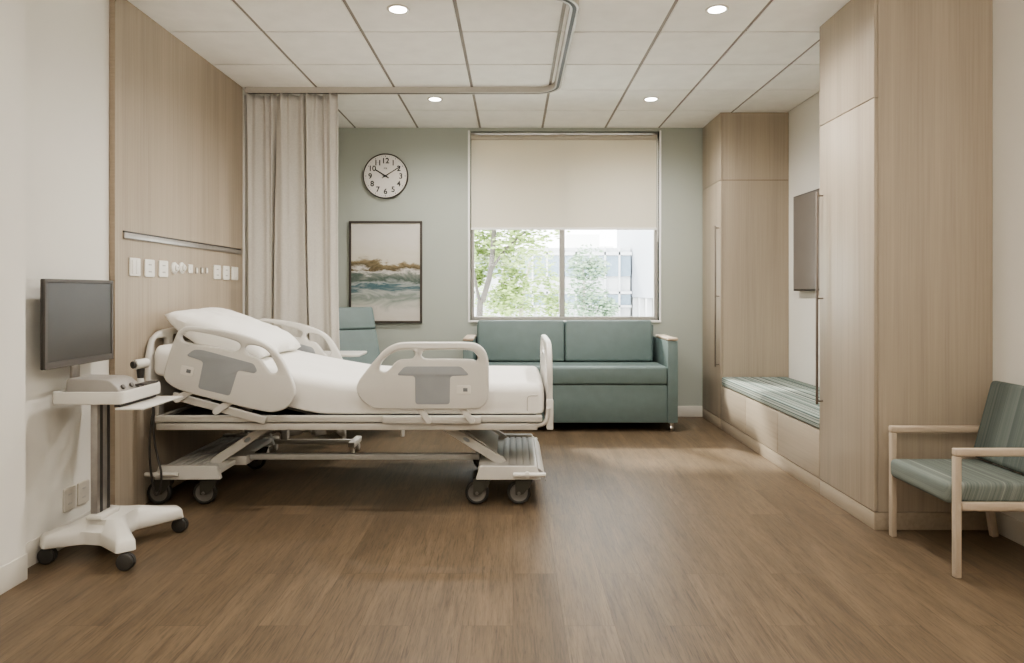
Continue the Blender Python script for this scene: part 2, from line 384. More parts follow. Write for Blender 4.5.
# ------------------------------------------------------------------ window, blind
b = MB(); ft = .036; fy0, fy1 = 6.585, 6.635
for x0, x1 in ((WX0, WX0 + ft), (WX1 - ft, WX1)): b.box(x0, x1, fy0, fy1, WZ0, WZ1, .004)
b.box(WX0 + ft, WX1 - ft, fy0, fy1, WZ0, WZ0 + .035, .004).box(WX0 + ft, WX1 - ft, fy0, fy1, WZ1 - .035, WZ1, .004)
mx = X(562, 6.6); b.box(mx - .027, mx + .027, fy0 - .004, fy1, WZ0 + .035, WZ1 - .035, .004)
win = struct(b.build('window_1', WINF))
for x0, x1 in ((WX0 + ft, mx - .027), (mx + .027, WX1 - ft)):
    MB().box(x0 - .003, x1 + .003, 6.607, 6.613, WZ0 + .032, WZ1 - .032).build('glass_pane', GLASS, win)
b = MB(); cw = .02
b.box(WX0 - cw, WX0, YB - .012, YB + .05, WZ0 - cw, WZ1 + .005, .003).box(WX1, WX1 + cw, YB - .012, YB + .05, WZ0 - cw, WZ1 + .005, .003).box(WX0, WX1, YB - .02, YB + .05, WZ0 - cw, WZ0, .003)
struct(b.build('trim_3', plain('window_casing_white', (.92, .91, .88), .5, .02)))
bl = thing('roller_blind', 'cream roller blind pulled halfway down over the window', 'blind', (.5, 6.545, 1.82))
BX0, BX1 = WX0 + .012, WX1 - .022
bb = MB(); bb.box(BX0, BX1, 6.552, 6.554, 1.835, 2.70); bb.build('blind_cloth', BLIND, bl)
bb = MB(); bb.box(BX0 - .003, BX1 + .003, 6.544, 6.562, 1.815, 1.837, .004); bb.build('bottom_bar', plain('blind_bar', (.92, .91, .87), .5, .02), bl)
bb = MB(); bb.cyl((BX0, 6.552, 2.715), (BX1, 6.552, 2.715), .026, seg=24); bb.build('roller_tube', plain('blind_roll', (.50, .45, .38), .8, .03), bl)
for x_ in (BX0 - .008, BX1 + .002): MB().box(x_, x_ + .006, 6.535, 6.575, 2.67, 2.747, .002).build('mounting_bracket', METAL, bl)
MB().box(BX0 - .008, BX1 + .008, 6.545, 6.575, 2.748, 2.76, .002).build('mounting_rail', METAL, bl)
bb = MB()
for yy in (6.532, 6.562):
    bb.tube([(BX1 + .013, yy, 1.70 + (2.70 - 1.70) * k / 20) for k in range(21)], .002, 6)
    for k in range(56):
        bb.lathe([(0, -.004), (.0035, 0), (0, .004)], (BX1 + .013, yy, 1.70 + k * .018), seg=6)
bb.build('bead_chain', plain('bead_white', (.8, .78, .74), .4, .02), bl)

# ------------------------------------------------------------------ ceiling: track and downlights
TZ0, TZ1 = 2.757, 2.80
def track_path():
    xr, yf, yn, r = .338, 5.245, 3.53, .17
    p = [(HX + .02, yf), (xr - r, yf)]
    p += [(xr - r + r * math.sin(a), yf - r + r * math.cos(a)) for a in [R(90) * k / 10 for k in range(1, 11)]]
    p += [(xr, yn + r)]
    p += [(xr - r + r * math.cos(a), yn + r - r * math.sin(a)) for a in [R(90) * k / 10 for k in range(1, 11)]]
    p += [(HX + .02, yn)]
    return p
def sweep_flat(mb, path, o0, o1, z0, z1):
    P = [Vector(p) for p in path]; rings = []
    for i, p in enumerate(P):
        t = (P[min(i + 1, len(P) - 1)] - P[max(i - 1, 0)]).normalized(); nrm = V(t.y, -t.x)
        a, c = p + nrm * o0, p + nrm * o1
        rings.append([mb.bm.verts.new((q.x, q.y, z)) for q, z in ((a, z0), (c, z0), (c, z1), (a, z1))])
    for A, B in zip(rings, rings[1:]):
        for k in range(4): mb.bm.faces.new((A[k], A[(k + 1) % 4], B[(k + 1) % 4], B[k]))
    mb.bm.faces.new(rings[0]); mb.bm.faces.new(rings[-1][::-1])
tp = track_path()
tr = thing('curtain_track', 'pale metal U-shaped curtain track fixed under the ceiling around the bed', 'curtain track', (-.9, 4.4, 2.76))
TRK = plain('track_cream_shaded', (.46, .43, .385), .4, .03)  # cream darkened: shade on the far run is put into the colour
for o0, o1 in ((-.025, -.011), (.011, .025)):
    b = MB(); sweep_flat(b, tp, o0, o1, TZ0, TZ1 - .0005); b.build('rail', TRK, tr)
b = MB(); sweep_flat(b, tp, -.0109, .0109, TZ0 + .001, TZ1 - .0062); o = b.build('slot', BLACKR, tr); o['label'] = 'dark slot along the underside'

def downlight(x, y, label):
    t = thing('recessed_downlight', label, 'ceiling light', (x, y, H - .004), 'recessed ceiling downlights')
    MB().lathe([(.048, .003), (.048, -.001), (.058, -.004), (.064, 0), (.064, .0035), (.048, .003)], (x, y, H - .004)).build('trim_ring', TRIMW, t)
    MB().lathe([(0, -.0005), (.048, -.0005), (.048, .003), (0, .003)], (x, y, H - .004)).build('lens', LAMP, t)
    return t
d0 = downlight(-.645, 3.78, 'round recessed downlight above the bed, left of the two nearer lights')
dup(d0, (1.146 + .645, 0, 0), 'round recessed downlight nearest the tall right wardrobe')
dup(d0, (-.642 + .645, 5.54 - 3.78, 0), 'round recessed downlight near the sage wall above the clock')
dup(d0, (1.136 + .645, 5.54 - 3.78, 0), 'round recessed downlight in front of the roller blind')

# ------------------------------------------------------------------ curtain
random.seed(4)
def curtain():
    mb = MB(); nu, nv = 260, 44
    z0, z1 = .085, TZ0 - .001
    def yo(u, v):
        w = u + .012 * math.sin(v * 3 + 2) * (1 - v)
        broad = math.sin(w * 2 * math.pi * 3.4 + 2.4 + .7 * math.sin(w * 9) + .25 * v)
        fine = math.sin(w * 2 * math.pi * 11.5 + 1.1 * math.sin(w * 7))
        cr = sum(math.exp(-((u - c - k * (1 - v)) / .014) ** 2) for c, k in ((.34, -.063), (.65, .03)))
        return (.020 + .012 * (1 - v)) * broad + (.005 + .014 * v ** 6) * fine + .075 * cr * (.35 + .65 * min(1, (1 - v) * 5))
    def fn(i, j):
        u, v = i / (nu - 1), j / (nv - 1)
        xr = -1.372 + .07 * (1 - v) ** 4
        x = -2.112 + (xr + 2.112) * u + .006 * math.sin(u * 31 + v * 2)
        y = 5.272 + yo(u, v)
        z = z0 + (z1 - z0) * v
        if j == 0: z += .03 * max(0, math.sin(u * 23))
        return V(x, y, z)
    mb.grid(fn, nu, nv)
    o = mb.build('privacy_curtain', CURT, None, (-1.7, 5.26, .085), smooth=80, norm=False)
    md = o.modifiers.new('Solidify', 'SOLIDIFY'); md.thickness = .003
    return tag(o, 'oatmeal floor-length privacy curtain gathered beside the headwall', 'curtain')
curtain()

# ------------------------------------------------------------------ wall fittings on headwall
def hY(px): return -HX * F / (CX - px)
rl = thing('equipment_rail', 'narrow grey horizontal rail on the oak headwall above the sockets', 'rail', (HX + .01, 4.4, 1.52))
MB().box(HX + .0005, HX + .012, 3.62, 5.18, 1.500, 1.531, .003).build('rail_body', ALU, rl)
o = MB().box(HX + .0005, HX + .006, 3.62, 5.18, 1.5312, 1.541, .001).build('slot', BEZEL, rl); o['label'] = 'dark recess along the top'
PLATE = plain('white_switch_plate', (.80, .78, .73), .4, .02)
SOCKG = plain('socket_grey', (.45, .43, .40), .5, .05)
def wall_plate(y0, y1, z0, z1, kind, label, cat, x=HX, group='white wall plates on the headwall', m=None):
    t = thing({'switch': 'light_switch', 'socket': 'power_socket'}[kind], label, cat, (x, (y0 + y1) / 2, z0), group)
    pl = MB().plate(rrect(y0, y1, z0, z1, .008), [], x + .0005, x + .010, .003, 'YZ').build('cover_plate', m or PLATE, t)
    w, h = y1 - y0, z1 - z0
    if kind == 'switch':
        for k in (0, 1):
            a = y0 + w * (.14 + .37 * k)
            MB().box(x + .0095, x + .014, a, a + w * .34, z0 + h * .12, z1 - h * .12, .002).build('rocker', m or PLATE, t)
    else:
        for zc in (.30, .70):
            MB().plate(rrect(y0 + w * .34, y0 + w * .66, z0 + h * (zc - .035), z0 + h * (zc + .035), .003), [], x + .0096, x + .0110, .0004, 'YZ').build('outlet', SOCKG, t)
    return t
def pz(py, Y): return Zc(py, Y)
for (p0, p1, q0, q1, kind, lab) in (
    (128.6, 139, 258, 276, 'switch', 'white twin rocker switch at the near end of the headwall row'),
    (143.7, 153.2, 259.5, 277, 'socket', 'white double socket plate beside the near rocker switch'),
    (158, 166.7, 260.7, 277.2, 'socket', 'white double socket plate beside the round gas outlets'),
    (213, 219.6, 265.2, 279.3, 'socket', 'white socket plate first after the three tiny ports'),
    (222.3, 228.4, 266, 279.8, 'socket', 'white socket plate between socket and rocker near the curtain'),
    (230.8, 237, 267, 280, 'switch', 'white rocker switch nearest the curtain on the headwall')):
    ya, yb = hY(p0), hY(p1); ym = (ya + yb) / 2
    wall_plate(ya, yb, pz(q1, ym), pz(q0, ym), kind, lab, 'switch' if kind == 'switch' else 'socket')
for px, lab in ((173.7, 'round white gas outlet nearer the camera on the headwall'), (181, 'round white gas outlet beside the small square plate')):
    y = hY(px); z = pz(268, y)
    t = thing('gas_outlet', lab, 'gas outlet', (HX, y, z), 'round gas outlets')
    MB().lathe([(0, .0005), (.036, .0005), (.036, .008), (.030, .014), (.024, .016), (0, .016)], (HX, y, z), (1, 0, 0)).build('flange', PLATE, t)
    MB().lathe([(0, .0165), (.020, .0165), (.020, .024), (.015, .028), (.009, .029), (.008, .025), (0, .025)], (HX, y, z), (1, 0, 0)).build('nozzle', PLATE, t)
y = hY(189.5); z = pz(268.8, y)
t = thing('data_port', 'small square white plate right of the round gas outlets', 'wall plate', (HX, y, z - .03))
MB().plate(rrect(y - .028, y + .028, z - .028, z + .028, .006), [], HX + .0005, HX + .010, .003, 'YZ').build('cover_plate', PLATE, t)
MB().box(HX + .0101, HX + .012, y - .012, y + .012, z - .008, z + .010, .001).build('shutter', PLATE, t)
for px, lab in ((196, 'tiny port nearest the small square plate'), (201.3, 'tiny port in the middle of three on the headwall'), (206, 'tiny port nearest the right-hand sockets')):
    y = hY(px); z = pz(270.5, y)
    t = thing('jack_port', lab + ', white with grey surround', 'port', (HX, y, z - .02), 'tiny ports on the headwall')
    MB().plate(rrect(y - .015, y + .015, z - .022, z + .022, .010), [], HX + .0005, HX + .006, .002, 'YZ').build('surround', METAL, t)
    MB().plate(rrect(y - .010, y + .010, z - .016, z + .016, .008), [], HX + .0061, HX + .010, .002, 'YZ').build('insert', PLATE, t)
OUT = plain('wall_socket_cream', (.55, .51, .45), .5, .02)
wall_plate(3.18, 3.265, .165, .275, 'socket', 'cream wall socket low on the white wall, nearer the camera', 'socket', XL, 'cream sockets behind the cart', OUT)
wall_plate(3.285, 3.37, .165, .275, 'socket', 'cream wall socket low on the white wall, beside the headwall edge', 'socket', XL, 'cream sockets behind the cart', OUT)

# ------------------------------------------------------------------ right-hand joinery
FX = 1.855
def pull(Y, parent, z0=.545, z1=1.80):
    b = MB(); x = FX - .055
    b.cyl((x, Y, z0), (x, Y, z1), .0075, seg=14, bev=.002)
    for z in (z0 + .02, (z0 + z1) / 2, z1 - .02): b.cyl((x, Y, z), (FX - .0205, Y, z), .005, seg=10)
    return b.build('handle', PULLM, parent)
def wardrobe(y0, y1, label, hy):
    t = thing('wardrobe', label, 'wardrobe', ((FX + XR) / 2, (y0 + y1) / 2, 0))
    s = .0025
    if y0 < 5:
        MB().box(FX + .001, XR - .002, y0 + .001, y1 - .001, .092, H - .003).build('carcass', VEN, t)
    else:
        MB().box(FX + .001, XR - .002, y0 + .001, y1 - .001, .092, 2.2 - s).build('carcass', VEN, t)
        MB().box(FX + .001, XR - .002, y0 + .001, y1 - .001, 2.2 + s, H - .003).build('upper_carcass', VEN, t)
        MB().box(FX + .004, XR - .002, y0 + .003, y1 - .003, 2.2 - s, 2.2 + s).build('shadow_gap', SEAMW, t)
    dr = MB().box(FX - .02, FX - .001, y0, y1, .094, 2.2 - s, .0015).build('door', VEN, t)
    pull(hy, dr)
    MB().box(FX - .02, FX - .001, y0, y1, 2.2 + s, H - .003, .0015).build('upper_door', VEN, t)
    MB().box(FX - .018, XR - .002, y0 + .001, y1 - .001, 0, .089, .001).build('plinth', PLIN, t)
    return t
wardrobe(3.42, 4.03, 'tall pale oak wardrobe nearest the camera beside the armchair', 3.985)
wardrobe(5.95, YB - .014, 'tall pale oak wardrobe in the far corner beside the sage wall', 5.99)
bn = thing('storage_bench', 'pale oak window bench with three drawer fronts between the wardrobes', 'bench', (2.1, 4.97, 0))
MB().box(FX + .001, XR - .014, 4.033, 5.947, 0.092, .379).build('carcass', VENE, bn)
for a, c in ((4.034, 4.667), (4.673, 5.307), (5.313, 5.946)):
    MB().box(FX - .02, FX - .0005, a, c, .094, .378, .0015).build('drawer_front', BENCHV, bn)
MB().box(FX - .018, XR - .014, 4.033, 5.947, 0, .089, .001).build('plinth', PLIN, bn)
def soft_box(x0, x1, y0, y1, z0, z1, r, crown=0.0, seg=4, nx=1):
    b = MB(); b.box(x0, x1, y0, y1, z0, z1, r, seg); 
    return b
o = soft_box(FX - .016, XR - .016, 4.036, 5.944, .381, .462, .018).build('bench_cushion', BENCHF, None, (2.1, 4.97, .386))
tag(o, 'long teal and white striped cushion on the oak storage bench', 'cushion')
tv = thing('wall_television', 'dark flat television on the white wall above the bench', 'television', (2.42, 5.06, 1.22))
MB().box(2.385, 2.425, 4.36, 5.73, 1.22, 2.02, .006).build('casing', BEZEL, tv)
MB().box(2.3835, 2.3849, 4.372, 5.718, 1.236, 2.008).build('screen', TVS, tv)
MB().box(2.4255, XR - .001, 4.8, 5.3, 1.35, 1.9, .003).build('wall_bracket', BEZEL, tv)

# ------------------------------------------------------------------ sage wall: clock and picture
cx_, cz_, cr_ = X(385.5, 6.5), Zc(176, 6.5), .217
ck = thing('wall_clock', 'round white wall clock with dark rim and black numerals', 'clock', (cx_, YB, cz_))
C0 = (cx_, YB - .001, cz_)
MB().lathe([(.208, .0), (cr_, .0), (cr_, .036), (cr_ - .003, .040), (cr_ - .008, .040), (cr_ - .010, .0305), (.208, .0305), (.208, 0)], C0, (0, -1, 0), 64).build('rim', FRAMED, ck)
MB().lathe([(0, .012), (.2075, .012), (.2075, .029), (0, .029)], C0, (0, -1, 0), 64).build('dial', CLOCKF, ck)
y1 = YB - .0305; y0 = YB - .0325
for h in range(1, 13):
    a = R(30 * h)
    nb = MB()
    if h == 11: nb.box(cx_ + .148 * math.sin(a) - .012, cx_ + .148 * math.sin(a) + .012, y0 + .0004, y1 - .0002, cz_ + .148 * math.cos(a) - .0005, cz_ + .148 * math.cos(a) + .0005)
    nb.text(str(h), .074, (cx_ + .148 * math.sin(a), cz_ + .148 * math.cos(a) - .003), y0, y1).build('numeral', INK, ck)
b = MB()
for k in range(60):
    a = R(6 * k); r0, w = (.186, .005) if k % 5 == 0 else (.190, .0015)
    d = V(math.sin(a), 0, math.cos(a)); b.bar(V(cx_, y0 + .001, cz_) + d * r0, V(cx_, y0 + .001, cz_) + d * .196, w * 1.3, .002, up=(0, 1, 0))
b.build('minute_marks', INK, ck)
b = MB(); b.text('ITR', .022, (cx_, cz_ + .072), y0, y1); b.build('maker_mark', INK, ck)
for nm, ang, ln, w, yy in (('hour_hand', -58, .120, .012, .035), ('minute_hand', 58, .172, .009, .039)):
    a = R(ang); d = V(math.sin(a), 0, math.cos(a)); c = V(cx_, YB - yy, cz_)
    MB().bar(c - d * .038, c + d * ln, w, .002, up=(0, 1, 0)).build(nm, INK, ck)
MB().cyl((cx_, YB - .030, cz_), (cx_, YB - .043, cz_), .007, seg=16).build('hub', INK, ck)
pc = thing('framed_painting', 'abstract seascape painting in a thin dark frame below the clock', 'painting', (X(385.5, 6.5), YB, .911))
a0, a1, b0, b1 = -1.584, -.879, .911, 1.896
MB().plate([(a0, b0), (a1, b0), (a1, b1), (a0, b1)], [[(a0 + .02, b0 + .02), (a1 - .02, b0 + .02), (a1 - .02, b1 - .02), (a0 + .02, b1 - .02)]], YB - .034, YB - .001, .001).build('frame', FRAMED, pc)
MB().box(a0 + .019, a1 - .019, YB - .022, YB - .004, b0 + .019, b1 - .019).build('canvas', PAINT, pc)

# ------------------------------------------------------------------ sofa
SY = 5.81; sx0, sx1 = -.432, 1.425; aw = .088; syb = 6.46
sf = thing('sofa', 'teal vinyl two-seat sofa with wood arm caps under the window', 'sofa', (.5, 6.15, 0))
MB().box(sx0 + aw, sx1 - aw, SY + .012, syb - .02, .078, .405, .008).build('base', TEAL, sf)
MB().box(sx0 + aw + .001, sx1 - aw - .001, SY - .002, 6.24, .409, .565, .022, 3).build('seat_cushion', TEAL, sf)
mid = X(565, 6.2)
for x0, x1 in ((-.33, mid - .003), (mid + .003, 1.29)):
    b = MB(); sl = Matrix.Translation((0, 6.19, .57)) @ Matrix.Rotation(R(-8), 4, 'X') @ Matrix.Translation((0, -6.19, -.57))
    b.box(x0, x1, 6.19, 6.32, .572, .955, .022, 3, M=sl); b.build('back_cushion', TEAL, sf)
MB().box(sx0 + aw, sx1 - aw, 6.40, syb, .40, .90, .01).build('back_frame', TEAL, sf)
for x0 in (sx0, sx1 - aw):
    am = MB().box(x0, x0 + aw, SY, syb, .078, .787, .006).build('arm', TEAL, sf)
    MB().box(x0 - .001, x0 + aw + .001, SY - .004, 6.30, .788, .812, .006, 3).build('arm_cap', ARMW, am)
for x in (sx0 + .05, sx1 - .05):
    for y in (SY + .035, syb - .06):
        b = MB(); b.cyl((x - .014, y, .029), (x + .014, y, .029), .029, seg=20, bev=.004); b.box(x - .018, x + .018, y - .012, y + .014, .045, .0775, .003); b.build('caster', METAL, sf)

# ------------------------------------------------------------------ armchair on the right
ch = thing('armchair', 'pale ash armchair with striped green fabric beside the near wardrobe', 'chair', (2.15, 3.1, 0))
yn, yf = 2.855, 3.335
def leg_arm(y):
    lw = .031
    MB().bar((1.882, y, 0), (1.882, y, .514), lw, .026, .005, (1, 0, 0)).build('leg', CHAIRW, ch)
    MB().bar((2.385, y, 0), (2.335, y, .30), .030, .034, .005, (1, 0, 0)).build('leg', CHAIRW, ch)
    MB().box(1.8685, 2.345, y - lw / 2 - .001, y + lw / 2 + .001, .5145, .547, .007, 3).build('armrest', ARMW, ch)
    MB().box(1.896, 2.36, y - .014, y + .014, .285, .318, .004).build('side_rail', ARMW, ch)
leg_arm(yn); leg_arm(yf)
b = MB(); nx, ny = 14, 14
def seat():
    b = MB(); b.box(1.852, 2.30, yn + .017, yf - .017, .302, .390, .024, 4)
    for v in b.bm.verts:
        u = (v.co.x - 1.872) / .448; w = (v.co.y - yn) / (yf - yn)
        if v.co.z > .37: v.co.z += .012 * math.sin(math.pi * max(0, min(1, w)))
    return b
seat().build('seat', CHAIRF, ch)
def chairback():
    b = MB(); T = Matrix.Translation((2.245, 0, .395)) @ Matrix.Rotation(R(15), 4, 'Y')
    b.box(0.0, .06, yn + .020, yf - .020, .012, .40, .022, 4, M=T); return b
chairback().build('backrest', CHAIRB, ch)
MB().box(1.98, 2.30, yn + .0145, yf - .0145, .272, .3015, .003).build('seat_frame', CHAIRW, ch)

# ------------------------------------------------------------------ reclining chair behind curtain
rc = thing('lounge_chair', 'teal high-backed lounge chair half hidden behind the privacy curtain', 'chair', (-1.27, 5.72, 0), local=True)
rc.rotation_euler = (0, 0, R(32))
# local frame: faces -y, origin under the seat
bk = Matrix.Translation((0, .20, .42)) @ Matrix.Rotation(R(-25), 4, 'X')
MB().box(-.27, .27, 0, .13, -.06, .50, .02, 4, M=bk).build('backrest', TEAL, rc)
MB().box(-.27, .27, 0, .13, .5015, .725, .02, 4, M=bk).build('headrest', TEAL, rc)
MB().box(-.27, .27, -.28, .18, .27, .42, .03, 4).build('seat', TEAL, rc)
for s in (-1, 1):
    MB().bar((s * .25, -.25, 0), (s * .25, -.25, .27), .03, .03, .004, (0, 1, 0)).build('leg', WHITE, rc)
    MB().bar((s * .25, .18, 0), (s * .25, .18, .27), .03, .03, .004, (0, 1, 0)).build('leg', WHITE, rc)

# ------------------------------------------------------------------ overbed table
ot = thing('overbed_table', 'white wheeled overbed table standing between bed and curtain', 'table', (-1.45, 5.05, 0))
MB().plate(rrect(-1.86, -1.12, 4.895, 5.195, .035), [], .737, .757, .006, 'XY').build('tabletop', WHITE, ot)
MB().box(-1.735, -1.685, 5.02, 5.08, .106, .736, .006).build('column', WHITE, ot)
MB().box(-1.79, -1.20, 5.032, 5.068, .07, .105, .005).build('cross_bar', WHITE, ot)
for x in (-1.815, -1.185):
    MB().box(x - .0245, x + .0245, 4.93, 5.17, .066, .108, .008).build('foot', WHITE, ot)
    for y in (4.96, 5.145):
        b = MB(); b.cyl((x - .013, y, .028), (x + .013, y, .028), .028, seg=20, bev=.005); b.cyl((x, y, .05), (x, y, .0655), .01, seg=10); b.build('caster', WHITE, ot)

# ------------------------------------------------------------------ hospital bed
YR = 3.75
BEAMM = plain('dull_metal_beam', (.47, .46, .43), .35, .06, 20, metallic=.1)
DISPM = plain('display_surround', (.76, .73, .68), .4, .02)
bed = thing('hospital_bed', 'white adjustable hospital bed with plastic side rails in front of the headwall', 'bed', (-.93, 4.3, 0))
def cropA(p): return (X(135 + p[0] / 4.655, YR), Zc(295 + p[1] / 4.655, YR))
def cropB(p): return (X(340 + p[0] / 4.452, YR), Zc(320 + p[1] / 4.452, YR))
headO = [(140, 360), (145, 393), (168, 417), (210, 440), (300, 467), (500, 519), (620, 543), (665, 541), (705, 526), (735, 492), (748, 450), (737, 400), (703, 325), (660, 262), (600, 218), (500, 182), (400, 160), (290, 147), (240, 147), (208, 165), (190, 200), (163, 275)]
headH = [[(219, 195), (235, 174), (280, 170), (400, 193), (478, 217), (495, 238), (480, 257), (450, 257), (330, 236), (240, 220)],
         [(515, 250), (533, 233), (580, 239), (622, 264), (650, 308), (666, 345), (655, 362), (630, 359), (605, 325), (575, 292), (530, 276)]]
headP = [(245, 280), (282, 252), (320, 254), (560, 318), (575, 352), (562, 363), (485, 348), (447, 468), (300, 432), (325, 308)]
footO = [(75, 310), (84, 272), (108, 237), (150, 185), (198, 133), (245, 106), (300, 98), (430, 97), (560, 98), (610, 106), (645, 135), (660, 182), (663, 250), (662, 320), (655, 358), (632, 386), (590, 396), (380, 397), (180, 395), (132, 381), (96, 352)]
footH = [[(177, 212), (190, 185), (220, 156), (260, 138), (310, 132), (330, 140), (333, 158), (318, 172), (270, 176), (245, 190), (225, 214), (205, 230), (184, 226)],
         [(364, 152), (385, 134), (470, 132), (560, 133), (595, 141), (612, 163), (611, 178), (600, 180), (580, 174), (470, 172), (390, 172), (370, 166)]]
footP = [(254, 244), (290, 205), (540, 205), (578, 244), (492, 248), (490, 373), (338, 373), (336, 248)]
def capsule(x0, z0, x1, z1, r, w0, w1):
    a = math.atan2(z1 - z0, x1 - x0); P = []
    for k in range(9): t = a - R(90) + R(180) * k / 8; P.append((x1 + r * math.cos(t), z1 + r * math.sin(t)))
    for k in range(9): t = a + R(90) + R(180) * k / 8; P.append((x0 + r * math.cos(t), z0 + r * math.sin(t)))
    return MB().plate(P, [], w0, w1, .003)
def side_rail(crop0, O, Hs, P, disp, y0, y1, face, drop=0):
    crop = lambda p: (crop0(p)[0], crop0(p)[1] - drop)
    r = MB().plate(catmull([crop(p) for p in O], 5), [catmull([crop(p) for p in h], 4) for h in Hs], y0, y1, .011).build('side_rail', BEDW, bed)
    o = MB().plate(fillet([crop(p) for p in P], .018), [], y0 - .0015, y1 + .0015, .001).build('grip_panel', PANELG, r); o['label'] = 'grey T-shaped panel'
    (dx0, dy0, dx1, dy1, ang) = disp
    (u0, v1), (u1, v0) = crop((dx0, dy0)), crop((dx1, dy1)); uc, vc = (u0 + u1) / 2, (v0 + v1) / 2
    rot = lambda pts, s: [(uc + (x - uc) * s * math.cos(ang) - (z - vc) * s * math.sin(ang), vc + (x - uc) * s * math.sin(ang) + (z - vc) * s * math.cos(ang)) for x, z in pts]
    w = (y0 - .003, y0 + .004) if face < 0 else (y1 - .004, y1 + .003)
    MB().plate(rot([tuple(q) for q in rrect(u0, u1, v0, v1, .008)], 1), [], w[0], w[1], .001).build('angle_display', DISPM, r)
    w = (y0 - .004, y0 + .004) if face < 0 else (y1 - .004, y1 + .004)
    o = MB().plate(rot([(uc - .003, vc - .010), (uc + .022, vc - .010), (uc + .022, vc + .010), (uc - .003, vc + .010)], 1), [], w[0], w[1], .0005).build('display_window', SCRG, r)
    return r
for y0, face in ((3.732, -1), (4.83, 1)):
    side_rail(cropA, headO, headH, headP, (220, 330, 280, 372, R(-12)), y0, y0 + .036, face)
    side_rail(cropB, footO, footH, footP, (520, 290, 583, 327, 0), y0, y0 + .036, face, 0 if face < 0 else .27)
    yb = 3.79 if face < 0 else 4.808
    ys = y0 + .018
    w2 = y0 + .036
    # mounting bars and swing arms
    def PX(px, py, Y=3.775): return (X(px, Y), Zc(py, Y))
    (xa, za), (xb, zb) = PX(172, 396), PX(265, 421)
    MB().bar((xa, yb, za), (xb, yb, zb), .024, .042, .005).build('rail_mount', RAILM, bed)
    for p, q in (((193, 390), (178, 399)), ((233, 400), (217, 411))):
        (x0, z0), (x1, z1) = PX(*p), PX(*q)
        ya = yb - .024 if face < 0 else yb + .024
        capsule(x0, z0, x1, z1, .019, ya - .009, ya + .009).build('swing_arm', BEDW, bed)
    (xa, za), (xb, zb) = PX(382, 420.3), PX(481, 420.3)
    MB().bar((xa, yb, za), (xb, yb, zb), .024, .040, .005).build('rail_mount', RAILM, bed)
    for p, q in (((417, 405), (429, 420.5)), ((460, 405), (472, 420.5))):
        (x0, z0), (x1, z1) = PX(*p), PX(*q)
        ya = yb - .024 if face < 0 else yb + .024
        capsule(x0, z0, x1, z1, .017, ya - .009, ya + .009).build('swing_arm', BEDW, bed)
# upper frame
YF0, YF1 = 3.815, 4.785
for y in (YF0, YF1):
    MB().box(-2.028, .165, y - .012, y + .012, .473, .511, .005).build('frame_rail', RAILM, bed)
    MB().box(-2.024, .14, y - .002 if y < 4 else y - .022, y + .022 if y < 4 else y + .002, .427, .466, .005).build('lower_rail', RAILM, bed)
for x_ in (-2.02, .135): MB().box(x_, x_ + .03, YF0 + .0125, YF1 - .0125, .473, .510, .004).build('frame_end', RAILM, bed)
for x in (-1.9, -1.15, -.5, .1): MB().box(x - .02, x + .02, YF0 + .023, YF1 - .023, .432, .464, .004).build('cross_bar', RAILM, bed)
for x in (-1.86, -1.8, -1.1, -.88, -.02, .04):
    zz = .446 if x < -1.5 or x > -.1 else .492; yy_ = YF0 - .002 if zz < .48 else YF0 - .012
    MB().cyl((x, yy_ - .004, zz), (x, yy_ + .003, zz), .009, seg=12).build('bolt', RAILM, bed)
MB().box(-1.985, .13, YF0 + .014, YF1 - .014, .468, .494).build('deck', DARK, bed)
# raised back section under the mattress
tilt = math.atan(.243)
b = MB(); b.bar((-1.115, 4.3, .502), (-1.985, 4.3, .502 + .243 * .87), .88, .014, .003); b.build('back_section', DARK, bed)
for y in (4.0, 4.6): MB().bar((-1.55, y, .505), (-1.80, y, .505 + .243 * .68 - .012), .03, .03, .004).build('back_lift_strut', RAILM, bed)
# head and foot boards
def board(x0, x1, zt, zb_, y0, y1, holes, mm, nm):
    yc = (y0 + y1) / 2; w = (y1 - y0) / 2
    O = [(y0, zb_), (y1, zb_), (y1 + .0, zt - .16), (y1 - .035, zt - .06), (y1 - .13, zt - .008), (yc + .15, zt), (yc - .15, zt), (y0 + .13, zt - .008), (y0 + .035, zt - .06), (y0, zt - .16)]
    return MB().plate(fillet(O, .07, 5), holes, x0, x1, .012, 'YZ').build(nm, mm, bed)
def hh(y0, y1, z0, z1, r): return rrect(y0, y1, z0, z1, r)
board(-2.092, -2.058, .995, .57, 3.812, 4.78, [hh(3.87, 4.02, .86, .94, .035), hh(4.08, 4.52, .90, .955, .026), hh(4.58, 4.73, .86, .94, .035)], BEDW, 'headboard')
for y_ in (3.90, 4.64): MB().plate([(-2.076, .45), (-2.02, .45), (-2.02, .49), (-2.052, .49), (-2.052, .5695), (-2.076, .5695)], [], y_, y_ + .06, .003).build('headboard_bracket', RAILM, bed)
fb = board(.192, .226, .926, .44, 3.83, 4.77, [hh(3.90, 4.08, .78, .86, .035), hh(4.14, 4.46, .83, .89, .028), hh(4.52, 4.70, .78, .86, .035)], BEDW, 'footboard')
for y_ in (3.825, 4.735): MB().box(.190, .230, y_, y_ + .04, .425, .60, .008).build('footboard_post', BEDW, bed)
for y in (YF0 + .01, YF1 - .01):
    MB().tube(catmull([(.10, y, .452), (.145, y, .453), (.18, y, .468), (.197, y, .505), (.20, y, .55)], 5, False), .013, 10).build('foot_bracket_tube', RAILM, bed)
